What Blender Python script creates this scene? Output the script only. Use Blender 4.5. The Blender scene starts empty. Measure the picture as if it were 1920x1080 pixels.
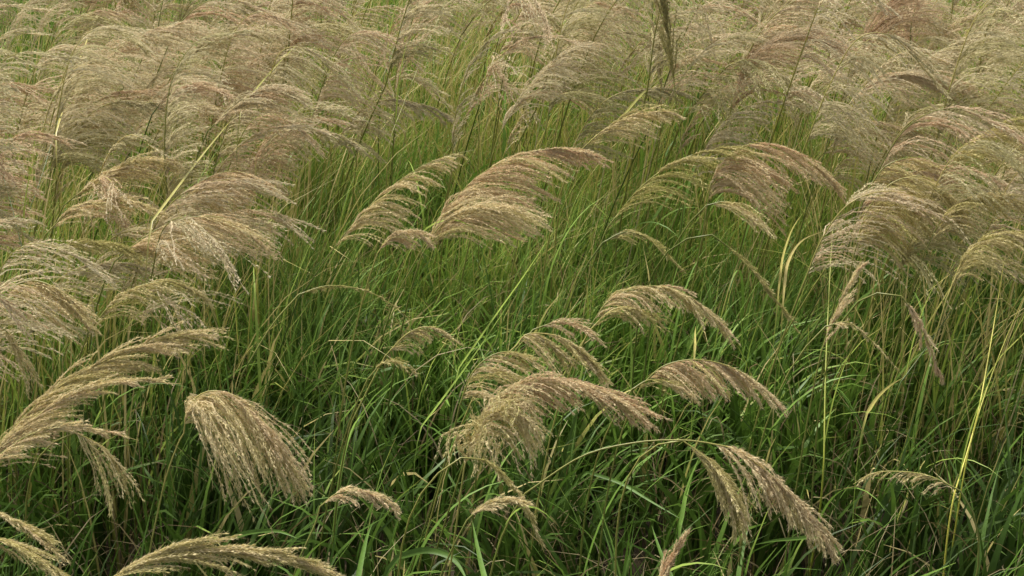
import bpy, math
import numpy as np
from mathutils import Vector

C = bpy.context.scene
COL = C.collection
rng = np.random.default_rng(7)

# ------------------------------------------------------------------ camera
CAM = np.array([0.0, 0.0, 2.8])
PITCH = math.radians(22.3)
HFOV = math.radians(30.0)
FPX = 960.0 / math.tan(HFOV / 2)
RIGHT = np.array([1.0, 0, 0])
FWD = np.array([0, math.cos(PITCH), -math.sin(PITCH)])
UP = np.array([0, math.sin(PITCH), math.cos(PITCH)])
cd = bpy.data.cameras.new('camera')
cam = bpy.data.objects.new('camera', cd)
COL.objects.link(cam)
cam.location = CAM
cam.rotation_euler = (math.pi / 2 - PITCH, 0, 0)
cd.sensor_width = 36.0
cd.angle = HFOV
cd.clip_end = 500.0
C.camera = cam

# ------------------------------------------------------------------ light
SUN_EL, SUN_AZ = math.radians(58), math.radians(-35)     # azimuth from +Y towards +X
w = bpy.data.worlds.new('World')
C.world = w
w.use_nodes = True
nt = w.node_tree
sky = nt.nodes.new('ShaderNodeTexSky')
sky.sky_type = 'NISHITA'
sky.sun_disc = False
sky.sun_elevation = SUN_EL
sky.sun_rotation = SUN_AZ
sky.dust_density = 3.0
hsv = nt.nodes.new('ShaderNodeHueSaturation')             # the overcast takes the blue out of the sky
hsv.inputs['Saturation'].default_value = 0.25
nt.links.new(sky.outputs[0], hsv.inputs['Color'])
nt.links.new(hsv.outputs[0], nt.nodes['Background'].inputs[0])
nt.nodes['Background'].inputs[1].default_value = 0.085
sd = bpy.data.lights.new('sun', 'SUN')
sd.energy = 2.8
sd.angle = math.radians(12)
sd.color = (1.0, 0.955, 0.88)
sun = bpy.data.objects.new('sun', sd)
COL.objects.link(sun)
sdir = Vector((math.sin(SUN_AZ) * math.cos(SUN_EL), math.cos(SUN_AZ) * math.cos(SUN_EL), math.sin(SUN_EL)))
sun.rotation_euler = sdir.to_track_quat('Z', 'Y').to_euler()
C.view_settings.view_transform = 'Standard'
C.view_settings.look = 'None'
C.view_settings.exposure = 1.22
C.view_settings.gamma = 1.0
C.cycles.max_bounces = 6
C.cycles.diffuse_bounces = 4
C.cycles.transmission_bounces = 4
C.cycles.filter_width = 1.5


# ------------------------------------------------------------------ materials
def lin(hexs):
    v = [int(hexs[i:i + 2], 16) / 255 for i in (0, 2, 4)]
    return tuple(x / 12.92 if x < 0.04045 else ((x + 0.055) / 1.055) ** 2.4 for x in v) + (1.0,)


def plant_mat(name, stops, translucent=0.3, rough=0.5, spec=0.3, obj_var=0.0, stripe=0.0):
    """colour from the per-strand 'tint' attribute (0..1), two-sided thin leaf"""
    m = bpy.data.materials.new(name)
    m.use_nodes = True
    t = m.node_tree
    t.nodes.clear()
    out = t.nodes.new('ShaderNodeOutputMaterial')
    at = t.nodes.new('ShaderNodeAttribute')
    at.attribute_name = 'tint'
    fac = at.outputs['Fac']
    if obj_var:
        oi = t.nodes.new('ShaderNodeObjectInfo')
        mm = t.nodes.new('ShaderNodeMath'); mm.operation = 'MULTIPLY_ADD'
        mm.inputs[1].default_value = obj_var
        t.links.new(oi.outputs['Random'], mm.inputs[0])
        sb = t.nodes.new('ShaderNodeMath'); sb.operation = 'SUBTRACT'
        sb.inputs[1].default_value = obj_var * 0.5
        t.links.new(fac, sb.inputs[0])
        t.links.new(sb.outputs[0], mm.inputs[2])
        fac = mm.outputs[0]
    cr = t.nodes.new('ShaderNodeValToRGB')
    el = cr.color_ramp.elements
    while len(el) < len(stops):
        el.new(0.5)
    for e, (p, c) in zip(el, stops):
        e.position = p
        e.color = lin(c)
    t.links.new(fac, cr.inputs[0])
    colr = cr.outputs[0]
    tc = t.nodes.new('ShaderNodeTexCoord')
    nz = t.nodes.new('ShaderNodeTexNoise')
    nz.inputs['Scale'].default_value = 60.0
    nz.inputs['Detail'].default_value = 3.0
    t.links.new(tc.outputs['Object'], nz.inputs['Vector'])
    hs = t.nodes.new('ShaderNodeHueSaturation')
    mr = t.nodes.new('ShaderNodeMapRange')
    mr.inputs['To Min'].default_value = 0.72
    mr.inputs['To Max'].default_value = 1.28
    t.links.new(nz.outputs['Fac'], mr.inputs['Value'])
    t.links.new(mr.outputs[0], hs.inputs['Value'])
    t.links.new(colr, hs.inputs['Color'])
    p = t.nodes.new('ShaderNodeBsdfPrincipled')
    p.inputs['Roughness'].default_value = rough
    p.inputs['Specular IOR Level'].default_value = spec
    t.links.new(hs.outputs[0], p.inputs['Base Color'])
    tr = t.nodes.new('ShaderNodeBsdfTranslucent')
    t.links.new(hs.outputs[0], tr.inputs['Color'])
    mx = t.nodes.new('ShaderNodeMixShader')
    mx.inputs[0].default_value = translucent
    t.links.new(p.outputs[0], mx.inputs[1])
    t.links.new(tr.outputs[0], mx.inputs[2])
    t.links.new(mx.outputs[0], out.inputs['Surface'])
    return m


M_PLUME = plant_mat('plume_buff', [(0.0, 'a9a264'), (0.3, 'c7bb86'), (0.55, 'd6c79d'), (0.8, 'd4c09b'), (1.0, 'c8ab87')],
                    0.35, 0.75, 0.06, obj_var=0.36)
M_PALE = plant_mat('plume_pale', [(0.0, 'b5ae80'), (0.3, 'c8be98'), (0.55, 'd2c6a5'), (0.8, 'd2c1a1'), (1.0, 'c9b090')],
                   0.4, 0.75, 0.06, obj_var=0.4)
M_DARK = plant_mat('plume_dark', [(0.0, '98915c'), (0.5, 'ada272'), (1.0, 'c0b48a')], 0.4, 0.7, 0.1)
M_STALK = plant_mat('culm_yellow', [(0.0, '6f7d2a'), (0.5, '9fa23c'), (1.0, 'c3bc52')], 0.1, 0.4, 0.35)
M_STEM = plant_mat('culm', [(0.0, '47591f'), (0.5, '8f8c48'), (1.0, 'c2b06c')], 0.05, 0.45, 0.35, obj_var=0.3)
M_LEAF = plant_mat('leaf_green', [(0.0, '36491b'), (0.3, '52702a'), (0.6, '7a9a42'), (0.8, '9fb050'), (0.9, 'b0a75f'), (1.0, 'c4b47c')],
                   0.2, 0.5, 0.22)
M_DRY = plant_mat('leaf_dry', [(0.0, '4d3f28'), (0.5, '786a45'), (1.0, 'a09470')], 0.2, 0.6, 0.2)


def soil_mat():
    m = bpy.data.materials.new('soil')
    m.use_nodes = True
    t = m.node_tree
    p = t.nodes['Principled BSDF']
    p.inputs['Roughness'].default_value = 0.95
    n = t.nodes.new('ShaderNodeTexNoise')
    n.inputs['Scale'].default_value = 14
    n.inputs['Detail'].default_value = 8
    cr = t.nodes.new('ShaderNodeValToRGB')
    cr.color_ramp.elements[0].position = 0.35
    cr.color_ramp.elements[0].color = lin('2c2519')
    cr.color_ramp.elements[1].position = 0.7
    cr.color_ramp.elements[1].color = lin('55482f')
    tc = t.nodes.new('ShaderNodeTexCoord')
    t.links.new(tc.outputs['Object'], n.inputs['Vector'])
    t.links.new(n.outputs['Fac'], cr.inputs[0])
    t.links.new(cr.outputs[0], p.inputs['Base Color'])
    b = t.nodes.new('ShaderNodeBump')
    b.inputs['Strength'].default_value = 0.6
    b.inputs['Distance'].default_value = 0.02
    t.links.new(n.outputs['Fac'], b.inputs['Height'])
    t.links.new(b.outputs[0], p.inputs['Normal'])
    return m


# ------------------------------------------------------------------ helpers
def nrm(v):
    return v / (np.linalg.norm(v, axis=-1, keepdims=True) + 1e-12)


class QB:
    """collects quads with a per-vertex tint"""
    def __init__(self):
        self.v, self.f, self.t, self.n = [], [], [], 0

    def add(self, verts, faces, tint):
        verts = np.asarray(verts, float).reshape(-1, 3)
        self.v.append(verts)
        self.f.append(np.asarray(faces, int).reshape(-1, 4) + self.n)
        self.t.append(np.broadcast_to(np.asarray(tint, float), (len(verts),)))
        self.n += len(verts)

    def ribbons(self, P, W, half, tint):
        """P (n,k,3) centre lines, W (n,k,3) unit width vectors, half (n,k) half widths, tint (n,)"""
        n, k, _ = P.shape
        A = P - W * half[..., None]
        B = P + W * half[..., None]
        V = np.stack([A, B], 2).reshape(-1, 3)
        i = np.arange(n)[:, None] * (2 * k) + np.arange(k - 1)[None] * 2
        F = np.stack([i, i + 1, i + 3, i + 2], -1).reshape(-1, 4)
        self.add(V, F, np.repeat(tint, 2) if np.ndim(tint) == 2 else np.repeat(tint, 2 * k))

    def diamonds(self, p, d, s, l, hw, tint, mid=0.45):
        """p base (n,3), d direction, s side vector"""
        V = np.stack([p, p + d * (l * mid)[:, None] - s * hw[:, None], p + d * l[:, None],
                      p + d * (l * mid)[:, None] + s * hw[:, None]], 1).reshape(-1, 3)
        F = np.arange(len(p) * 4).reshape(-1, 4)
        self.add(V, F, np.repeat(tint, 4))

    def tube(self, P, r, tint, sides=5):
        """P (k,3), r (k,)"""
        k = len(P)
        T = nrm(np.gradient(P, axis=0))
        ref = np.array([0.31, 0.91, 0.27])
        A = nrm(np.cross(T, ref))
        B = np.cross(T, A)
        a = np.linspace(0, 2 * np.pi, sides, endpoint=False)
        V = P[:, None] + r[:, None, None] * (A[:, None] * np.cos(a)[None, :, None] + B[:, None] * np.sin(a)[None, :, None])
        i = np.arange(k - 1)[:, None] * sides
        j = np.arange(sides)[None]
        j2 = (j + 1) % sides
        F = np.stack([i + j, i + j2, i + sides + j2, i + sides + j], -1).reshape(-1, 4)
        tt = np.broadcast_to(np.asarray(tint, float), (k,))
        self.add(V.reshape(-1, 3), F, np.repeat(tt, sides))

    def mesh(self, name, mat, origin=None):
        V = np.concatenate(self.v)
        if origin is not None:
            V = V - origin
        F = np.concatenate(self.f)
        T = np.concatenate(self.t)
        me = bpy.data.meshes.new(name)
        me.vertices.add(len(V))
        me.vertices.foreach_set('co', V.astype(np.float32).ravel())
        me.loops.add(len(F) * 4)
        me.loops.foreach_set('vertex_index', F.astype(np.int32).ravel())
        me.polygons.add(len(F))
        me.polygons.foreach_set('loop_start', np.arange(0, len(F) * 4, 4, dtype=np.int32))
        me.polygons.foreach_set('loop_total', np.full(len(F), 4, dtype=np.int32))
        me.update(calc_edges=True)
        a = me.attributes.new('tint', 'FLOAT', 'POINT')
        a.data.foreach_set('value', T.astype(np.float32))
        me.materials.append(mat)
        return me


def obj(name, me, parent=None, loc=None):
    o = bpy.data.objects.new(name, me)
    COL.objects.link(o)
    if parent:
        o.parent = parent
    if loc is not None:
        o.location = loc
    return o


def tag(o, label=None, cat=None, group=None, kind=None):
    for k, v in (('label', label), ('category', cat), ('group', group), ('kind', kind)):
        if v:
            o[k] = v
    return o


def thing(name, loc, label, cat, group=None):
    o = bpy.data.objects.new(name, None)
    COL.objects.link(o)
    o.empty_display_size = 0.05
    o.location = loc
    return tag(o, label, cat, group, 'thing')


def smooth(pts, n):
    """Catmull-Rom through pts, n samples evenly by arc length"""
    p = np.asarray(pts, float)
    if len(p) == 2:
        q = p[0] + (p[1] - p[0]) * np.linspace(0, 1, n)[:, None]
        return q
    e = np.vstack([2 * p[0] - p[1], p, 2 * p[-1] - p[-2]])
    out = []
    for i in range(len(p) - 1):
        u = np.linspace(0, 1, 16, endpoint=False)[:, None]
        a, b, c, d = e[i], e[i + 1], e[i + 2], e[i + 3]
        out.append(0.5 * (2 * b + (c - a) * u + (2 * a - 5 * b + 4 * c - d) * u ** 2 + (3 * b - a - 3 * c + d) * u ** 3))
    out.append(p[-1][None])
    q = np.vstack(out)
    s = np.concatenate([[0], np.cumsum(np.linalg.norm(np.diff(q, axis=0), axis=1))])
    x = np.linspace(0, s[-1], n)
    return np.stack([np.interp(x, s, q[:, k]) for k in range(q.shape[1])], 1)


def ray(px, py):
    return FWD + RIGHT * (px - 960) / FPX - UP * (py - 540) / FPX


def at(px, py, depth):
    return CAM + ray(px, py) * depth


def depth_for(px, py, z):
    return (z - CAM[2]) / ray(px, py)[2]


def project(P):
    d = P - CAM
    z = d @ FWD
    return 960 + FPX * (d @ RIGHT) / z, 540 - FPX * (d @ UP) / z, z


def ground_z(x, y):
    return 0.03 * np.sin(1.3 * x + 0.7) * np.cos(0.9 * y) + 0.015 * np.sin(4.1 * x + 2.3 * y)


# ------------------------------------------------------------------ plume builder
def strands_into(qb, axis, D, N, n, L, t0=0.05, t1=0.97, fall=0.7, spread=0.25, pw=1.0, w0=0.1, w1=1.0, wav=1.0,
                 spk=0.0036, spl=0.0085, spw=0.0013, hair=1.1, tint=0.5, lvar=0.25, r=rng, rw=0.0010, K=10, jit=0.12, tb=1.0, lock=3.2):
    m = len(axis)
    T_ = nrm(np.gradient(axis, axis=0))
    # strands hang together in locks of a few
    nl = max(3, int(n / lock))
    li = np.sort(r.integers(0, nl, n))
    lt = (np.arange(nl) + r.random(nl)) / nl
    t = t0 + (t1 - t0) * np.clip(lt[li] + r.normal(0, 0.35 / nl, n), 0, 1) ** tb
    fi = t * (m - 1)
    i0 = np.clip(fi.astype(int), 0, m - 2)
    fr = (fi - i0)[:, None]
    start = axis[i0] * (1 - fr) + axis[i0 + 1] * fr
    T = nrm(T_[i0] * (1 - fr) + T_[i0 + 1] * fr)
    Li = L * (1 - fall * t ** 1.3) * (1 + lvar * (r.random(n) * 2 - 1))
    Uv = nrm(np.cross(T, N))
    c = r.normal(0, spread, nl)[li] + r.normal(0, spread * 0.22, n)
    e = r.normal(0, jit, nl)[li] + r.normal(0, jit * 0.3, n)
    u = np.linspace(0, 1, K)
    P = np.zeros((n, K, 3))
    Dr = np.zeros((n, K, 3))
    P[:, 0] = start
    ph = (r.random((nl, 2)) * 6.28)[li] + r.normal(0, .5, (n, 2))
    fq = (3 + 5 * r.random((nl, 2)))[li]
    tw = w1 * (1 + r.normal(0, 0.12, nl)[li] + r.normal(0, 0.03, n))
    for k in range(K):
        wk = np.clip((w0 + (1 - w0) * u[k] ** pw) * tw, 0, 1.1)
        d = T * (1 - wk)[:, None] + D * wk[:, None] + N * (c * (1.1 - 0.4 * u[k]))[:, None] + Uv * e[:, None]
        d = d + wav * 0.16 * (Uv * np.sin(fq[:, :1] * u[k] * 3 + ph[:, :1]) + N * np.sin(fq[:, 1:] * u[k] * 3 + ph[:, 1:]))
        d = nrm(d)
        Dr[:, k] = d
        if k < K - 1:
            P[:, k + 1] = P[:, k] + d * (Li / (K - 1))[:, None]
    W = nrm(np.cross(Dr, r.normal(0, 1, (n, 1, 3)) * 0.6 + np.array([0.2, 0.9, 0.3])))
    half = rw * (1.0 - 0.55 * u)[None] * np.ones((n, 1))
    st = np.clip(tint + r.normal(0, 0.14, nl)[li] + r.normal(0, 0.06, n), 0, 1)
    qb.ribbons(P, W, half, st)
    # spikelets along every strand
    cnt = np.maximum((Li * 0.95 / spk).astype(int), 2)
    idx = np.repeat(np.arange(n), cnt)
    v = 0.06 + 0.94 * r.random(len(idx))
    f = v * (K - 1)
    a = np.clip(f.astype(int), 0, K - 2)
    fr = (f - a)[:, None]
    p = P[idx, a] * (1 - fr) + P[idx, a + 1] * fr
    d = nrm(Dr[idx, a] * (1 - fr) + Dr[idx, a + 1] * fr)
    q = nrm(np.cross(d, r.normal(0, 1, d.shape)))
    ang = np.radians(8 + 20 * r.random(len(idx)))[:, None]
    sd_ = nrm(d * np.cos(ang) + q * np.sin(ang))
    side = nrm(np.cross(sd_, r.normal(0, 1, d.shape)))
    ln = spl * (0.7 + 0.6 * r.random(len(idx)))
    qb.diamonds(p, sd_, side, ln, spw * (0.7 + 0.6 * r.random(len(idx))), np.clip(st[idx] + r.normal(0, 0.08, len(idx)), 0, 1))
    nh = int(len(idx) * hair)
    if nh:
        h = r.integers(0, len(idx), nh)
        q = nrm(np.cross(d[h], r.normal(0, 1, (nh, 3))))
        ang = np.radians(15 + 30 * r.random(nh))[:, None]
        hd = nrm(d[h] * np.cos(ang) + q * np.sin(ang))
        side = nrm(np.cross(hd, r.normal(0, 1, (nh, 3))))
        qb.diamonds(p[h], hd, side, spl * (1.0 + 0.9 * r.random(nh)), np.full(nh, 0.00035), np.clip(st[idx][h] - 0.12, 0, 1), mid=0.3)


def blade_arrays(base, h, az, lean, width, r, K=7, face=None, droop=0.0):
    """n curved blades; base (n,3), h length, az bend azimuth, lean 0..1"""
    n = len(base)
    u = np.linspace(0, 1, K)
    bend = np.stack([np.cos(az), np.sin(az), np.zeros(n)], 1)
    up = np.array([0, 0, 1.0])
    P = np.zeros((n, K, 3))
    P[:, 0] = base
    Dr = np.zeros((n, K, 3))
    a0 = lean * 0.35
    for k in range(K):
        th = a0 + (lean * 1.25 + np.asarray(droop) * u[k]) * u[k] ** 1.6
        d = up * np.cos(th)[:, None] + bend * np.sin(th)[:, None]
        Dr[:, k] = d
        if k < K - 1:
            P[:, k + 1] = P[:, k] + d * (h / (K - 1))[:, None]
    sidev = np.cross(bend, up)
    tw = (r.random(n) - 0.5) * 1.6
    tk = tw[:, None] + (r.random(n)[:, None] - 0.5) * 1.5 * u[None]
    nb = np.cross(Dr, np.broadcast_to(sidev[:, None], Dr.shape))
    W = nrm(sidev[:, None] * np.cos(tk)[..., None] + nb * np.sin(tk)[..., None])
    prof = np.clip(np.minimum(0.55 + 2.2 * u, 1.0) * (1 - u ** 2.2), 0.03, 1)
    half = 0.5 * width[:, None] * prof[None]
    return P, W, half


def stem_path(pts3, r, lean=0.2):
    """ground point -> given points; returns full centre line"""
    p0 = pts3[0]
    tang = nrm(pts3[1] - pts3[0])
    gx = p0[0] - lean * (0.6 + 0.8 * r.random())
    gy = p0[1] + r.normal(0, 0.06)
    g = np.array([gx, gy, ground_z(gx, gy)])
    dist = np.linalg.norm(p0 - g)
    m0 = np.array([0.12, 0, 1.0]) * dist
    m1 = nrm(tang * 0.8 + np.array([0, 0, 0.5])) * dist * 0.8
    u = np.linspace(0, 1, 14)[:-1, None]
    H = (2 * u ** 3 - 3 * u ** 2 + 1) * g + (u ** 3 - 2 * u ** 2 + u) * m0 + (-2 * u ** 3 + 3 * u ** 2) * p0 + (u ** 3 - u ** 2) * m1
    return g, H


def build_plant(g, lower, axis, qb_plume, label, cat, group, r, stem_tint, leaves=2, name='plume_grass_plant', sr=0.0019, mat=None):
    root = thing(name, g, label, cat, group)
    cl = np.vstack([lower, axis])
    k = len(cl)
    s = np.linspace(0, 1, k)
    q = QB()
    rad = sr * (1.15 - 0.9 * s ** 2.2)
    q.tube(cl, np.maximum(rad, 0.0004), np.clip(stem_tint + 0.8 * (s - 0.6), 0, 1))
    obj('stem', q.mesh('stem', M_STEM, g), root)
    obj('plume', qb_plume.mesh('plume', mat or M_PLUME, g), root)
    for _ in range(leaves):
        i = int((0.15 + 0.4 * r.random()) * len(lower))
        b = lower[i]
        n1 = np.array([b])
        az = np.array([r.normal(0.0, 1.4)])
        P, W, half = blade_arrays(n1, np.array([0.32 + 0.3 * r.random()]), az, np.array([0.5 + 0.5 * r.random()]),
                                  np.array([0.007 + 0.005 * r.random()]), r, K=12, droop=0.8)
        q = QB()
        q.ribbons(P, W, half, np.array([0.3 + 0.45 * r.random()]))
        obj('leaf', q.mesh('leaf', M_LEAF, g), root)
    return root


# ------------------------------------------------------------------ setting: ground
gx = np.linspace(-30, 30, 121)
gy = np.linspace(-8, 60, 137)
XX, YY = np.meshgrid(gx, gy)
q = QB()
V = np.stack([XX, YY, ground_z(XX, YY)], -1).reshape(-1, 3)
nx = len(gx)
ii = (np.arange(len(gy) - 1)[:, None] * nx + np.arange(nx - 1)[None])
q.add(V, np.stack([ii, ii + 1, ii + nx + 1, ii + nx], -1).reshape(-1, 4), 0.5)
tag(obj('ground', q.mesh('ground', soil_mat())), kind='structure')


# ------------------------------------------------------------------ grass (nobody could count it)
def vnoise(x, y, s, seed):
    g = np.random.default_rng(seed).random((64, 64))
    xs, ys = x / s + 100, y / s + 100
    xi, yi = np.floor(xs).astype(int), np.floor(ys).astype(int)
    fx, fy = xs - xi, ys - yi
    fx, fy = fx * fx * (3 - 2 * fx), fy * fy * (3 - 2 * fy)
    G = lambda a, b: g[a % 64, b % 64]
    return (G(xi, yi) * (1 - fx) + G(xi + 1, yi) * fx) * (1 - fy) + (G(xi, yi + 1) * (1 - fx) + G(xi + 1, yi + 1) * fx) * fy


def scatter(y0, y1, dens, r):
    A = 0.31 * (y1 ** 2 - y0 ** 2) + 2 * 1.1 * (y1 - y0)
    n = int(A * dens)
    ymax = 0.31 * y1 + 1.1
    y = y0 + (y1 - y0) * r.random(n * 2)
    x = (r.random(n * 2) * 2 - 1) * ymax
    k = np.abs(x) < 0.31 * y + 1.1
    return x[k][:n], y[k][:n]


PLUME_EDGE_X = [-400, 0, 200, 430, 500, 540, 600, 700, 900, 950, 1100, 1350, 1560, 1600, 1640, 1750, 1920, 2300]
PLUME_EDGE_Y = [550, 535, 500, 440, 350, 250, 200, 165, 160, 205, 195, 210, 225, 360, 420, 440, 470, 490]


def edge(px):
    return np.interp(px, PLUME_EDGE_X, PLUME_EDGE_Y)


def grass_layer(qb, x, y, r, hmin, hmax, wmin, wmax, green, dry_frac, lean=0.45):
    n = len(x)
    z = ground_z(x, y)
    hn = vnoise(x, y, 0.33, 3) * 0.6 + vnoise(x, y, 0.9, 5) * 0.4
    h = (hmin + (hmax - hmin) * (0.55 * hn + 0.45 * r.random(n)))
    az = (vnoise(x, y, 0.28, 11) - 0.5) * 5.5 - 0.1 + r.normal(0, 1.0, n)
    ln = np.clip(r.normal(lean, 0.22, n), 0.05, 1.25)
    wd = wmin + (wmax - wmin) * r.random(n) ** 1.6
    P, W, half = blade_arrays(np.stack([x, y, z], 1), h, az, ln, wd, r, K=8, droop=0.3 + 0.7 * r.random(n))
    t = np.clip(green + (vnoise(x, y, 0.45, 21) - 0.5) * 0.35 + r.normal(0, 0.12, n), 0, 0.82)
    dry = r.random(n) < dry_frac
    t = np.where(dry, 0.85 + 0.15 * r.random(n), t)
    K = P.shape[1]
    tip = np.where(r.random(n) < 0.3, 0.15 + 0.6 * r.random(n), 0.06)       # withered tips on some
    tt = t[:, None] + tip[:, None] * np.linspace(0, 1, K)[None] ** 3
    qb.ribbons(P, W, half, np.clip(tt, 0, 1).ravel().reshape(n, K))


r = np.random.default_rng(101)
G = QB()
x, y = scatter(2.0, 7.5, 2300, r)
# tussocks with bare, dark gaps between them
cl = vnoise(x, y, 0.17, 31) * 0.6 + vnoise(x, y, 0.4, 33) * 0.4
px, py, _ = project(np.stack([x, y, np.full_like(x, 0.45)], 1))
keep = r.random(len(x)) < np.clip(0.85 - 1.1 * (0.5 - cl) - 0.63 * np.clip((py - 520) / 250, 0, 1), 0.045, 1)
x, y, px, py = x[keep], y[keep], px[keep], py[keep]
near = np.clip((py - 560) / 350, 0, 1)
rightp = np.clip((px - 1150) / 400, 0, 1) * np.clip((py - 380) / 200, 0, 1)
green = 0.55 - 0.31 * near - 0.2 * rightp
sel = r.random(len(x)) < 0.5 - 0.3 * near
bright = np.where(r.random(len(x)) < 0.14, 0.2, 0.0)
for lo, hi, ss, w1, w2 in ((-9e3, 560, sel, .004, .010), (560, 9e3, sel, .005, .013)):
    k = ss & (py >= lo) & (py < hi)
    grass_layer(G, x[k], y[k], r, 0.48, 0.88, w1, w2, (green + bright)[k], 0.06, 0.30)
for lo, hi, ss, w1, w2 in ((-9e3, 560, ~sel, .005, .012), (560, 9e3, ~sel, .010, .028)):
    k = ss & (py >= lo) & (py < hi)
    grass_layer(G, x[k], y[k], r, 0.35, 0.78, w1, w2, (green + bright)[k] - 0.06, 0.05, 0.5 if hi == 560 else 0.5)
# taller straw and yellowing leaves standing up among the plumes of the two banks
x, y = scatter(3.0, 8.5, 260, r)
px, py, _ = project(np.stack([x, y, np.full_like(x, 1.1)], 1))
k = py < edge(px) - 130 + 60 * r.random(len(px))
grass_layer(G, x[k], y[k], r, 0.85, 1.4, 0.003, 0.008, 0.7 + 0.1 * r.random(k.sum()), 0.65, 0.3)
# dry stems in the thin patch at the right
x, y = scatter(2.6, 6.0, 45, r)
px, py, _ = project(np.stack([x, y, np.full_like(x, 0.6)], 1))
k = r.random(len(px)) < np.clip((px - 1250) / 350, 0, 1) * np.clip((py - 350) / 150, 0, 1)
grass_layer(G, x[k], y[k], r, 0.35, 0.8, 0.003, 0.006, 0.6, 0.75, 0.7)
x, y = scatter(7.5, 13.0, 700, r)
grass_layer(G, x, y, r, 0.55, 0.9, 0.004, 0.009, 0.5, 0.12, 0.4)
tag(obj('grass', G.mesh('grass', M_LEAF)), 'dense green grass filling the ground between the plumes', 'grass', kind='stuff')

# dead straw and litter lying low between the tussocks
Dq = QB()
x, y = scatter(2.4, 9.0, 300, r)
n = len(x)
z = ground_z(x, y) + 0.02 + 0.3 * r.random(n) ** 2
P, W, half = blade_arrays(np.stack([x, y, z], 1), 0.18 + 0.3 * r.random(n), r.random(n) * 6.28, 1.0 + 0.55 * r.random(n),
                          0.002 + 0.004 * r.random(n), r, K=6)
Dq.ribbons(P, W, half, r.random(n))
tag(obj('dead_grass', Dq.mesh('dead_grass', M_DRY)), 'dead brown straw lying low among the green blades', 'dead grass', kind='stuff')

# ------------------------------------------------------------------ the plumes one can tell apart
# axis pixels (root -> tip), strand direction in the picture (x right, y down), strand length in px, count, options
HG = 'plumes that stand out one by one'
H = []


def hero(label, axis, d, L, n, stem=None, z=None, **o):      # label, axis, strand direction, length, count, stem
    H.append((label, axis, d, L, n, stem, z, o))


hero('thick buff plume at the left edge, topmost of its tails',
     [(-70, 915), (15, 815), (90, 742), (180, 685), (290, 640), (405, 617)], (1, 0.3), 150, 190, tint=.6, spread=.16, w1=.8, fall=.5, wav=.6, jit=.14)
hero('buff plume with a level tip, the middle of the three tails at the left edge',
     [(-50, 890), (50, 795), (140, 738), (235, 713), (340, 720)], (1, 0.25), 110, 100, tint=.6, spread=.14, w1=.7, wav=.6)
hero('slender buff plume with a drooping tip, lowest of the three tails at left edge',
     [(-40, 885), (50, 818), (130, 800), (195, 808), (260, 826)], (1, 0.35), 70, 70, tint=.5, spread=.16, w1=.7, wav=.6)
hero('small pale tuft of hanging strands under the lowest tail at the left edge',
     [(140, 812), (165, 822), (195, 838)], (0.22, 1), 150, 16, tint=.4, fall=.3, w0=.4)
hero('broad combed buff plume hanging like a curtain beside the green gap at lower left',
     [(345, 812), (352, 765), (385, 735), (432, 738), (472, 770), (515, 815), (540, 868), (562, 900)], (0.40, 1), 228, 145,
     stem=[(285, 1010), (310, 900), (335, 830)], tint=.5, w0=.38, pw=.6, tb=1.35, fall=.72, spread=.18, jit=.11, wav=1.0, lvar=.35)
hero('small fluffy arching plume to the right of the hanging curtain plume',
     [(600, 950), (635, 924), (685, 922), (725, 942), (752, 975)], (0.75, 0.7), 62, 60, stem=[(560, 1050), (590, 985)], tint=.55)
hero('thick buff plume cut by the bottom edge of the picture',
     [(170, 1110), (260, 1056), (350, 1036), (450, 1035), (540, 1048), (640, 1085)], (1, 0.32), 150, 190, tint=.58, spread=.14, w1=.7, wav=.5)
hero('loose buff plume drooping in the bottom corner, the upper of two',
     [(-50, 945), (10, 968), (60, 998), (120, 1050)], (0.8, 0.7), 90, 40, tint=.5)
hero('loose buff plume drooping in the bottom corner, the lower of two',
     [(-60, 1000), (20, 1018), (90, 1055), (150, 1110)], (0.85, 0.6), 95, 55, tint=.55)
hero('grey buff fan plume with combed strands above the thick left tail',
     [(5, 585), (18, 548), (50, 526), (95, 535), (130, 565), (160, 610)], (0.74, 0.68), 150, 80, tint=.55, jit=.07, w0=.5, pw=.6, tb=1.4, spread=.14)
hero('thin pale hanging strands by the left edge below the grey fan',
     [(0, 612), (15, 625), (30, 650)], (0.45, 1), 110, 12, tint=.4, w0=.4, fall=.2)
hero('dense pinkish buff plume arching down in the middle of the foreground',
     [(890, 805), (915, 762), (965, 724), (1030, 710), (1105, 725), (1165, 752), (1215, 780)], (0.76, 0.72), 115, 190, tint=.72, spread=.22, wav=.7, fall=.4, jit=.16, w0=.2)
hero('tangled olive buff plume hanging below the dense pinkish foreground plume',
     [(870, 880), (885, 820), (915, 782), (955, 768), (1005, 790)], (0.12, 1), 175, 95, tint=.32, wav=2.8, spread=.35, jit=.35, lvar=.5)
hero('narrow olive spike curving down to a point under the tangled plume',
     [(865, 858), (915, 866), (960, 905), (992, 965), (1020, 1035)], (0.5, 0.9), 55, 36, tint=.35, spread=.2)
hero('short fluffy brown tuft at the foot of the tangled plume',
     [(876, 975), (905, 950), (945, 938), (990, 945)], (0.9, 0.35), 60, 60, tint=.6, spread=.3)
hero('airy fan plume with curved strands just behind the dense pinkish plume',
     [(862, 760), (885, 700), (925, 665), (972, 662), (1018, 695)], (0.76, 0.66), 120, 55, tint=.42, w0=.4, pw=.7, tb=1.5, jit=.08)
hero('olive buff fan plume with a pale rim above the dense pinkish plume',
     [(968, 648), (990, 626), (1045, 630), (1085, 655), (1115, 688), (1140, 720)], (0.62, 0.78), 100, 70, stem=[(900, 720), (945, 670)], tint=.38, w0=.5, pw=.6, tb=1.5, nl=0)
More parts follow.
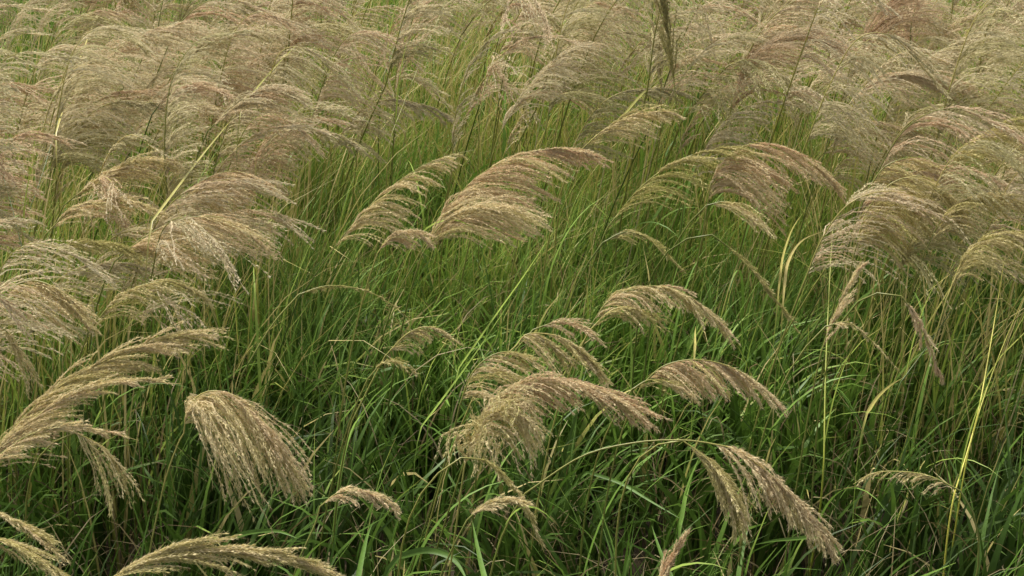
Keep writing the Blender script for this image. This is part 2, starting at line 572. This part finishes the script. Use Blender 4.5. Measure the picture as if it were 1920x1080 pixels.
hero('thin ragged buff plume lying along the top of the olive fan',
     [(1000, 618), (1040, 606), (1085, 610), (1125, 640)], (0.75, 0.7), 80, 26, tint=.55)
hero('arching buff plume like a shepherd crook right of centre',
     [(1105, 615), (1140, 566), (1190, 542), (1245, 537), (1298, 560), (1338, 592), (1362, 622)], (0.5, 0.87), 92, 100, tint=.5, fall=.35, w0=.25)
hero('sparse olive strands hanging inside the crook of the arching plume',
     [(1105, 620), (1150, 580), (1200, 580), (1240, 610)], (0.62, 0.8), 100, 20, tint=.3, wav=1.5)
hero('combed brown buff plume arching over the dark gap below the crook plume',
     [(1205, 720), (1245, 686), (1305, 674), (1370, 688), (1425, 722), (1462, 755)], (0.58, 0.82), 100, 105, tint=.55, fall=.35, w0=.35, pw=.7, tb=1.5, jit=.08)
hero('few thin olive strands spreading left of the combed brown plume',
     [(1185, 730), (1220, 712), (1270, 722), (1300, 745)], (0.85, 0.6), 90, 14, tint=.25, wav=1.4)
hero('heavy buff plume drooping at the end of a long bent green stem',
     [(1325, 830), (1378, 843), (1432, 880), (1490, 930), (1535, 985), (1565, 1020)], (0.36, 0.95), 125, 130,
     stem=[(985, 925), (1090, 856), (1190, 830), (1275, 825)], tint=.58, w0=.3, jit=.14, fall=.5, spread=.25)
hero('narrow olive plume hanging straight down beside the heavy drooping plume',
     [(1280, 826), (1325, 860), (1360, 900), (1390, 960)], (0.3, 1), 125, 95, tint=.35, w0=.3, spread=.3, jit=.16, fall=.45)
hero('stubby pink plume pointing up at the bottom edge',
     [(1225, 1125), (1245, 1075), (1268, 1035), (1290, 1000)], (0.5, -1), 55, 80, tint=.78, spread=.3)
hero('small ragged dry plume over the bare dark patch at lower right',
     [(1800, 920), (1740, 892), (1680, 884), (1635, 888), (1600, 908)], (-0.6, 0.8), 50, 24, tint=.4)
hero('single beaded spike bending down right of the green stalk',
     [(1548, 612), (1590, 605), (1635, 640), (1665, 672), (1692, 705)], (0.65, 0.75), 20, 40, tint=.3, spread=.3)
hero('upright brown plume opening at the top of the green stalk',
     [(1540, 660), (1562, 595), (1588, 540), (1618, 488)], (0.7, -0.7), 70, 36, tint=.75, spread=.25)
hero('brown pink plume hanging among dry stems near the yellow stalks',
     [(1690, 555), (1722, 600), (1745, 655), (1768, 720)], (0.3, 1), 55, 45, tint=.85, spread=.3)
hero('long pale plume with combed strands rising over the green gap',
     [(615, 480), (658, 425), (712, 368), (780, 318), (838, 293), (890, 281)], (0.8, 0.58), 125, 75, stem=[(560, 560), (585, 525)], tint=.3, fall=.85, w0=.15, jit=.08)
hero('large pinkish plume arching high in the centre with a pale rim',
     [(790, 470), (845, 385), (895, 332), (960, 295), (1035, 279), (1095, 286), (1145, 308)], (0.88, 0.5), 190, 170,
     stem=[(740, 560), (765, 515)], tint=.66, fall=.8, spread=.18, wav=.8, tb=1.7, w0=.2, pw=.8)
hero('airy buff strands fanned out below the large central plume',
     [(790, 480), (825, 425), (880, 392), (945, 390)], (0.85, 0.55), 165, 62, tint=.42, fall=.35)
hero('short rounded buff plume tucked left of the large central plume',
     [(708, 475), (732, 444), (772, 436), (806, 455)], (0.75, 0.65), 70, 45, tint=.55)
hero('greenish open plume sloping up under the large right arch',
     [(1140, 425), (1205, 348), (1275, 300), (1345, 279), (1405, 272)], (0.8, 0.6), 135, 60, tint=.15, fall=.6, w0=.15)
hero('large combed plume arching over with pink strands on the right',
     [(1325, 390), (1338, 330), (1370, 288), (1420, 268), (1480, 280), (1530, 312), (1572, 355)], (0.7, 0.72), 150, 125, tint=.66, fall=.6, w0=.35, pw=.7, tb=1.5, jit=.08, spread=.15)
hero('loose pale strands hanging inside the large combed arch',
     [(1325, 385), (1365, 378), (1400, 395)], (0.62, 0.85), 130, 22, tint=.45, w0=.35)
hero('long straight buff spike slanting down to the dark green grass',
     [(1335, 440), (1385, 480), (1440, 545), (1505, 632)], (0.75, 0.7), 45, 34, tint=.3, spread=.2)
hero('sparse plume with a thin drooping tip under the greenish open plume',
     [(1130, 455), (1175, 435), (1225, 455), (1280, 510)], (0.7, 0.7), 60, 24, tint=.3)
hero('thin beaded spike arching alone over the green gap',
     [(560, 552), (615, 536), (680, 543), (730, 568), (770, 600)], (0.85, 0.5), 17, 40, stem=[(455, 700), (510, 610)], tint=.25, spread=.25)
hero('small sparse golden plume standing alone in the green gap',
     [(722, 668), (765, 625), (810, 614), (865, 648)], (0.7, 0.72), 62, 34, stem=[(660, 790), (695, 720)], tint=.35)
hero('few curled olive strands low in the green gap',
     [(690, 710), (720, 680), (755, 680), (775, 700)], (0.5, 0.85), 60, 12, tint=.25, wav=2)
hero('rounded fan plume beside the green gap, lower of the two at the left bank',
     [(215, 490), (270, 445), (330, 415), (395, 405), (450, 425), (498, 470)], (0.85, 0.55), 150, 120, tint=.52, w0=.35, pw=.7, tb=1.5, jit=.08)
hero('rounded brown fan plume beside the green gap, upper of the two at the left bank',
     [(335, 385), (370, 345), (425, 322), (480, 332), (530, 375)], (0.8, 0.62), 110, 90, tint=.62, w0=.35, pw=.7, tb=1.5, jit=.08)
hero('pinkish plume with a bright straight rim on the left bank',
     [(120, 385), (185, 335), (255, 305), (335, 296)], (0.95, 0.4), 130, 85, tint=.66)
hero('long pinkish plume sweeping up near the upper left of the field',
     [(128, 230), (162, 152), (208, 102), (270, 66), (360, 40)], (0.9, 0.46), 165, 115, tint=.62, fall=.6)
hero('pale plume with a bright rim beside the long pinkish sweep',
     [(325, 135), (375, 93), (430, 70), (495, 54)], (0.92, 0.42), 115, 70, tint=.5)
hero('reddish plume nested under the pale bright rimmed plume',
     [(285, 215), (315, 180), (365, 163), (425, 172)], (0.92, 0.4), 95, 60, tint=.85)
hero('bushy pinkish plume above the green gap, crossed by a yellow leaf',
     [(390, 245), (440, 200), (500, 168), (570, 188)], (0.88, 0.5), 125, 85, tint=.66)
hero('slender golden plume rising steeply at the top of the green gap',
     [(935, 255), (990, 165), (1055, 105), (1125, 75)], (0.86, 0.52), 120, 70, tint=.42)
hero('silvery hooked plume near the top edge, left of the upright dark plume',
     [(950, 115), (975, 55), (1012, 32), (1045, 48), (1075, 95)], (0.7, 0.75), 55, 45, tint=.35)
hero('golden plume with a curved rim between the central arch and the dark upright plume',
     [(1085, 285), (1135, 242), (1195, 213), (1268, 208)], (0.88, 0.5), 110, 80, tint=.52)
hero('upright dark olive plume standing straight at the top edge',
     [(1266, 180), (1260, 110), (1248, 30), (1236, -70)], (-0.15, -1), 85, 75, stem=[(1282, 330), (1276, 255), (1268, 200)], tint=.3, spread=.26, fall=.2, z=1.3, mat=1, stint=.35, lock=2)
hero('pale upright plume standing close against the upright dark one',
     [(1240, 190), (1237, 100), (1231, 20), (1228, -60)], (-0.1, -1), 70, 45, tint=.4, spread=.2, fall=.2)
hero('broad combed plume on the right bank hanging over the dry hollow',
     [(1602, 475), (1625, 398), (1668, 346), (1722, 330), (1768, 352), (1800, 400)], (0.6, 0.8), 150, 110, tint=.5, w0=.35, pw=.7, tb=1.4, jit=.08, fall=.5)
hero('soft drooping plume at the right edge just above the yellow stalks',
     [(1775, 560), (1812, 478), (1865, 440), (1935, 432)], (0.7, 0.72), 125, 80, tint=.45, fall=.5)
hero('brown combed plume fanning out right of the upright dark plume',
     [(1365, 225), (1392, 140), (1435, 88), (1500, 65), (1570, 92)], (0.85, 0.55), 150, 110, tint=.72, fall=.5)
hero('pale plume leaning out through the top edge beside the brown fan',
     [(1375, 150), (1425, 65), (1475, 5), (1520, -40)], (0.9, 0.45), 120, 70, tint=.5)
hero('reddish plume leaning steeply through the top edge',
     [(1595, 150), (1628, 72), (1660, 18), (1700, -40)], (1, 0.12), 170, 90, tint=.95)
hero('big drooping pink plume at the upper right with long combed strands',
     [(1580, 210), (1630, 158), (1700, 137), (1775, 146), (1845, 195)], (0.82, 0.58), 150, 140, tint=.74)
hero('brown combed plume overhanging the dark grass on the right bank',
     [(1625, 360), (1660, 312), (1715, 295), (1760, 310), (1800, 355)], (0.65, 0.78), 130, 90, tint=.62, w0=.4, pw=.7, tb=1.5, jit=.08)
hero('buff plume with a bright curved rim leaving through the right edge',
     [(1755, 380), (1785, 305), (1840, 255), (1900, 234), (1970, 245)], (0.75, 0.65), 125, 85, tint=.5)
hero('straight pale plume slanting above the big drooping pink plume',
     [(1690, 150), (1735, 112), (1790, 82), (1850, 64)], (0.92, 0.45), 100, 60, tint=.5)
hero('pale bent plume by the right edge above the dark hollow',
     [(1810, 180), (1850, 125), (1900, 95), (1960, 82)], (0.85, 0.55), 100, 55, tint=.45)
hero('soft grey plume at the right edge below the bright rimmed one',
     [(1735, 470), (1775, 400), (1840, 368), (1930, 385)], (0.75, 0.65), 120, 70, tint=.5)
hero('grey buff plume lying low on the left bank below the bright straight rim',
     [(85, 440), (140, 390), (220, 374), (310, 398)], (0.88, 0.5), 105, 65, tint=.45)
hero('olive plume with a dark underside left of the lower rounded fan',
     [(70, 505), (135, 460), (210, 458), (270, 500)], (0.8, 0.6), 85, 50, tint=.3)
hero('olive plume arching low above the thick left tail',
     [(165, 625), (225, 555), (310, 528), (395, 565)], (0.8, 0.62), 105, 55, tint=.28)


def z_canopy(py):
    return np.interp(py, [0, 250, 450, 700, 1080], [1.22, 1.14, 1.04, 0.93, 0.86])


for label, ax, d, L, n, stem, z, o in H:
    r = np.random.default_rng(abs(hash(label)) % (2 ** 31) if False else sum(ord(ch) * (i + 3) for i, ch in enumerate(label)))
    mp = np.mean(np.array(ax), 0)
    dep = depth_for(mp[0], mp[1], z if z else z_canopy(mp[1]))
    yaw = r.normal(0, 0.18)
    px0 = ax[0][0]

    def up3(p):
        return at(p[0], p[1], dep + yaw * (p[0] - mp[0]) / FPX * dep)
    axis = smooth([up3(p) for p in ax], 26)
    low = [up3(p) for p in stem] if stem else []
    D = nrm(RIGHT * d[0] - UP * d[1])
    Nv = nrm(FWD + 0.2 * RIGHT)
    qb = QB()
    o = dict(o)
    tint = o.pop('tint', 0.5)
    mat = M_DARK if o.pop('mat', 0) else (M_PALE if mp[1] < 215 else M_PLUME)
    nleaf = o.pop('nl', 1)
    stint = o.pop('stint', 0.35 + 0.35 * r.random())
    strands_into(qb, axis[:-2], D, Nv, int(n * 1.45), L / FPX * dep, r=r, tint=tint, **o)
    pts = low + [axis[0], axis[1]]
    g, Hh = stem_path(pts if low else [axis[0], axis[2]], r, 0.16)
    lower = Hh
    if low:
        lower = np.vstack([Hh, smooth(low + [axis[0]], 14)[:-1]])
    build_plant(g, lower, axis, qb, label, 'plume grass', HG, r, stint, leaves=nleaf, mat=mat)

# ------------------------------------------------------------------ the crowd of plumes on the two banks and along the far side
variants = []
for k in range(22):
    r = np.random.default_rng(900 + k)
    h = 0.74 + 0.18 * r.random()
    R = np.array([0.10 + 0.14 * r.random(), r.normal(0, .03), h])
    kind = 'fan' if k < 11 else ('open' if k < 13 else ('spike' if k < 18 else 'loose'))
    v = r.random(8)
    up_ = 0.55 + 1.0 * v[0]
    rc = 0.8 + 0.45 * v[1]
    qb = QB()
    if kind == 'fan':
        pts = [(.05, .01, .14), (.11, 0, .25), (.20, -.01, .31 - .05 * v[2]), (.32, -.02, .31 - .14 * v[2])]
        prm = dict(fall=.45 + .3 * v[3], spread=.12 + .2 * v[4], w0=.15 + .25 * v[5], pw=.7 + .4 * v[6], tb=1.0 + .6 * v[7], jit=.10)
        D_, n_, L_ = (0.85, r.normal(0, .2), -0.35 - 0.75 * v[2]), 70 + int(50 * v[3]), 0.14 + 0.13 * v[4]
    elif kind == 'open':                                  # half open, strands standing up along the axis
        up_ = 0.6 + 0.25 * v[0]
        pts = [(.04, .01, .14), (.10, 0, .26), (.18, -.01, .35), (.27, -.02, .40)]
        prm = dict(fall=.5, spread=.30, w0=.1, w1=.7, jit=.2)
        D_, n_, L_ = (0.9, r.normal(0, .3), 0.3 - 0.5 * v[2]), 70, 0.16 + 0.06 * v[4]
    elif kind == 'spike':                                 # still closed, narrow
        pts = [(.04, .01, .12), (.10, 0, .22), (.19, -.01, .28), (.30, -.02, .27)]
        prm = dict(fall=.4, spread=.15, w0=.1, w1=.6, jit=.08)
        D_, n_, L_ = (0.9, 0, -0.3), 60, 0.07 + 0.03 * v[4]
    else:                                                 # shed, loose and tangled
        pts = [(.06, .02, .12), (.13, .02, .20), (.22, -.03, .22), (.30, -.05, .16)]
        prm = dict(fall=.4, spread=.4, w0=.2, wav=2.2, jit=.3)
        D_, n_, L_ = (0.7, r.normal(0, .4), -0.8), 40, 0.15 + 0.08 * v[4]
    a = smooth([R] + [R + np.array([p[0] * rc, p[1], p[2] * up_]) for p in pts], 22)
    strands_into(qb, a, nrm(np.array(D_)), np.array([0, 1.0, 0]), n_, L_, r=r, tint=0.25 + 0.55 * r.random(),
                 spk=0.0050, spw=.0016, spl=.0095, rw=.0012, hair=.8, **prm)
    u = np.linspace(0, 1, 12)[:-1, None]
    low = np.array([0.0, 0, 0]) * (1 - u) + R * u
    low[:, 0] = R[0] * (u[:, 0] ** 1.8)
    variants.append((low, a, qb, r))

protos = []
GB = 'pale plumes crowding the far side of the field'
LB = 'pale feathery plume lost in the crowd of wind combed plumes on the far side'
for low, a, qb, r in variants:
    p = build_plant(np.zeros(3), low, a, qb, LB, 'plume grass', GB, r, 0.3 + 0.4 * r.random(), leaves=1, mat=M_PALE)
    protos.append(p)


def copy_plant(src, loc, rz, sc, tilt):
    c = src.copy()
    COL.objects.link(c)
    c.location = loc
    c.rotation_euler = (tilt[0], tilt[1], rz)
    c.scale = (sc, sc, sc)
    for ch in src.children:
        k = ch.copy()
        COL.objects.link(k)
        k.parent = c
    return c


r = np.random.default_rng(55)
spots, rest = [], []
tries = 0
while tries < 30000 and len(spots) < 235:
    tries += 1
    y = 3.2 + 5.2 * r.random()
    x = (r.random() * 2 - 1) * (0.31 * y + 0.5)
    tip = np.array([x, y, 1.08 + 0.05 * r.random()])
    px, py, _ = project(tip)
    if not (-120 < px < 2040) or py < -60 or py > edge(px) - 20:
        continue
    if r.random() > 0.25 + 1.3 * vnoise(np.array([x]), np.array([y]), 0.5, 61)[0] ** 1.2:
        continue
    if any((x - s[0]) ** 2 + (y - s[1]) ** 2 < 0.11 ** 2 for s in spots):
        continue
    spots.append((x, y))
spots.sort(key=lambda q_: -q_[1])                    # the odd shapes stand far back
for i, (x, y) in enumerate(spots):
    rz = r.normal(0.0, 0.5)
    sc = (0.78 + 0.22 * r.random() + 0.24 * vnoise(np.array([x]), np.array([y]), 0.45, 71)[0]) * (1 + 0.05 * max(0, y - 4.5))
    bx, by = x - 0.34 * sc * math.cos(rz), y - 0.34 * sc * math.sin(rz)
    loc = (bx, by, float(ground_z(bx, by)) - 0.005)
    tilt = (r.normal(0, 0.09), r.normal(0, 0.09))
    if i < len(protos):
        p = protos[i]
        p.location = loc
        p.rotation_euler = (tilt[0], tilt[1], rz)
        p.scale = (sc,) * 3
    else:
        copy_plant(protos[int(r.integers(0, len(protos))) if y > 6.0 else int(r.choice([0, 1, 2, 3, 4, 5, 6, 7, 8, 9, 10, 13, 15]))], loc, rz, sc, tilt)

# the rest of the field beyond, one mass
mq = QB()
r = np.random.default_rng(77)
k = 0
infield = 0
while k < 450:
    y = 3.2 + 10.5 * r.random()
    x = (r.random() * 2 - 1) * (0.31 * y + 1.3)
    px, py, _ = project(np.array([x, y, 1.1]))
    if -140 < px < 2060 and py > -60:
        if infield > 330 or py > 230 or py > edge(px) - 40:
            continue
        infield += 1
    if y < 4.2 and abs(px - 960) < 1400 and py > 620:
        continue
    k += 1
    base = np.array([x - 0.3, y, 0])
    R = base + (0.18, 0, 0.82 + 0.22 * r.random())
    e = 0.7 + 0.8 * r.random()
    a = smooth([R, R + (0.06, r.normal(0, .02), 0.13 * e), R + (0.17, r.normal(0, .03), 0.23 * e), R + (0.33, r.normal(0, .05), 0.22 * e)], 14)
    strands_into(mq, a, nrm(np.array([0.85, r.normal(0, .2), -0.5])), np.array([0, 1.0, 0]), 50, 0.19, r=r, tint=0.45 + 0.2 * r.random(), fall=.6,
                 spread=.25, spk=0.0065, spl=0.010, spw=0.0017, hair=0.6, K=8)
    mq.tube(np.vstack([np.linspace(base, R, 6)[:-1], a]), np.linspace(0.002, 0.0006, 5 + 14), 0.3, 4)
tag(obj('plume_field', mq.mesh('plume_field', M_PALE)), 'mass of pale plumes along the far top of the field', 'plume grass', kind='stuff')


# ------------------------------------------------------------------ single stalks and broad blades that stand out
def stalk(label, pts, z, tint, rad=0.002, mat=None):
    mp = np.mean(np.array(pts), 0)
    dep = depth_for(mp[0], mp[1], z)
    r = np.random.default_rng(int(mp[0] * 7 + mp[1]))
    p3 = [at(p[0], p[1], depth_for(p[0], p[1], z) * 0.35 + dep * 0.65) for p in pts]
    c = smooth(p3, 20)
    g, Hh = stem_path([c[0], c[2]], r, 0.04)
    cl = np.vstack([Hh, c])
    root = thing('grass_stalk', g, label, 'stalk', 'single stalks standing out of the grass')
    q = QB()
    s = np.linspace(0, 1, len(cl))
    q.tube(cl, rad * (1.1 - 0.55 * s), tint)
    obj('stem', q.mesh('stem', mat or M_STEM, g), root)
    # sheathing leaf along the stalk
    b = cl[int(len(cl) * 0.45)]
    P, W, half = blade_arrays(np.array([b]), np.array([0.28]), np.array([r.normal(0.2, .5)]), np.array([0.3]), np.array([0.006]), r, K=10)
    q = QB()
    q.ribbons(P, W, half, np.array([0.8]))
    obj('leaf', q.mesh('leaf', M_LEAF, g), root)


stalk('bright yellow stalk, the taller and straighter of the pair near the right edge', [(1790, 925), (1830, 790), (1855, 660), (1882, 495)], 0.75, 1.0, .0025, M_STALK)
stalk('yellow green stalk leaning to the right edge, crossing behind the bright yellow one', [(1815, 850), (1840, 760), (1880, 650), (1925, 545)], 0.75, 0.75, .0021, M_STALK)
stalk('upright green stalk beside the beaded spike', [(1545, 860), (1548, 700), (1555, 540), (1562, 420)], 0.8, 0.3, .0028, M_STALK)
stalk('dark slanting stem crossing the dry patch on the right', [(1690, 715), (1735, 655), (1785, 580), (1822, 515)], 0.8, 0.0, .0022)
stalk('dark stem rising out of the plumes near the upper left', [(45, 420), (75, 340), (105, 240), (140, 110)], 1.05, 0.1, .0018)
stalk('thin green stem leaning in front of the left bank', [(0, 310), (20, 380), (35, 440), (45, 480)][::-1], 1.05, 0.15, .0018)
stalk('tall yellow green stem slanting above the green gap', [(735, 250), (775, 150), (812, 60), (845, -20)], 1.12, 0.55, .0022)
stalk('olive stem leaning at the top beside the slender golden plume', [(905, 175), (925, 110), (945, 50), (965, 0)], 1.15, 0.4, .0018)
stalk('dark thin stem behind the reddish nested plume', [(720, 140), (745, 75), (765, 20), (775, -20)], 1.15, 0.15, .0016)


def blade(label, pts, z, tint, width, mat=None, zt=None):
    """one long leaf traced root -> tip"""
    z1 = zt if zt else z
    zs = np.linspace(z, z1, len(pts))
    p3 = [at(p[0], p[1], depth_for(p[0], p[1], zz)) for p, zz in zip(pts, zs)]
    c = smooth(p3, 18)
    # carry the blade down to the ground
    r = np.random.default_rng(int(pts[0][0] * 3 + pts[0][1]))
    g, Hh = stem_path([c[0], c[2]], r, 0.03)
    P = np.vstack([Hh, c])[None]
    k = P.shape[1]
    u = np.linspace(0, 1, k)
    T = nrm(np.gradient(P[0], axis=0))
    view = nrm(np.array([0.15, -0.75, 0.65]))
    W = nrm(np.cross(T, view))[None]
    ks = len(Hh) / k
    half = 0.5 * width * np.clip(np.interp(u, [0, ks * 0.8, ks + 0.08, 1], [0.15, 0.2, 1, 1]) * (1 - u ** 3.5), 0.03, 1)[None]
    q = QB()
    # shallow V fold along the midrib
    fold = np.cross(W[0], T) * half[0][:, None] * 0.35
    A, B, M = P[0] - W[0] * half[0][:, None] + fold, P[0] + W[0] * half[0][:, None] + fold, P[0]
    V = np.stack([A, M, B], 1).reshape(-1, 3)
    i = np.arange(k - 1) * 3
    F = np.vstack([np.stack([i, i + 1, i + 4, i + 3], 1), np.stack([i + 1, i + 2, i + 5, i + 4], 1)])
    q.add(V, F, np.repeat(np.interp(u, [0, ks, 1], [0.3, tint, tint]), 3))
    tag(obj('leaf_blade', q.mesh('leaf_blade', mat or M_LEAF, g), loc=g), label, 'leaf blade', 'broad leaf blades that stand out', 'thing')


blade('broad green blade arching level below the curtain plume', [(430, 1010), (470, 998), (520, 996), (560, 1010)], .6, .35, .013)
blade('broad blue green blade standing at the bottom edge right of the small fluffy plume', [(668, 1100), (680, 1040), (690, 1000), (702, 975)], .6, .3, .014)
blade('broad dark blade arching over at the bottom edge below the tangled plume', [(745, 1045), (800, 1032), (850, 1050), (880, 1095)], .55, .25, .018)
blade('upright green blade at the bottom edge, tip just under the brown tuft', [(915, 1110), (900, 1050), (890, 1000), (885, 975)], .55, .35, .015)
blade('pale green blade standing behind the narrow hanging plume', [(1275, 985), (1285, 930), (1297, 890), (1312, 855)], .55, .45, .013)
blade('dull green blade sloping down across the dark hollow', [(1100, 885), (1160, 905), (1220, 940), (1280, 975)], .5, .3, .010)
blade('green blade beside the stubby pink plume', [(1262, 1090), (1240, 1040), (1228, 1005), (1222, 985)], .6, .3, .012)
blade('long green blade lying across the heavy drooping plume', [(1540, 1005), (1490, 1010), (1450, 1014), (1412, 1022)], .7, .4, .010)
blade('silvery green blade bent over right of the dark hollow', [(1625, 775), (1645, 745), (1670, 722), (1697, 706)], .7, .9, .010)
blade('pale silver blade shining under the large combed arch', [(1470, 540), (1478, 490), (1505, 450), (1555, 430)], .85, .95, .010)
blade('second silvery blade crossing under the large combed arch', [(1460, 540), (1468, 480), (1485, 430), (1505, 400)], .85, .9, .008)
blade('yellow leaf sheath slanting across the left bank', [(285, 415), (330, 355), (380, 290), (450, 205)], 1.12, .62, .007, M_STEM)
blade('golden blade leaning through the plumes above the left bank', [(452, 205), (490, 155), (540, 100), (600, 40)], 1.15, .6, .006, M_STEM)
blade('yellow green blade among the plumes near the upper left', [(105, 250), (125, 180), (150, 110), (185, 20)], 1.12, .55, .007, M_STEM)
blade('golden blade slanting behind the golden curved plume', [(1170, 215), (1205, 175), (1245, 140), (1300, 95)], 1.1, .6, .008, M_STEM)
blade('bright yellow stub of a leaf below the crook plume', [(1302, 660), (1303, 645), (1303, 630), (1304, 612)], .8, .9, .008)
blade('long thin green blade slanting below the central plume', [(860, 690), (930, 590), (980, 520), (1040, 430)], .72, .75, .005)
blade('thin yellow green blade slanting in the green gap left of the dense pinkish plume', [(790, 800), (850, 720), (900, 650), (960, 560)], .7, .7, .005)
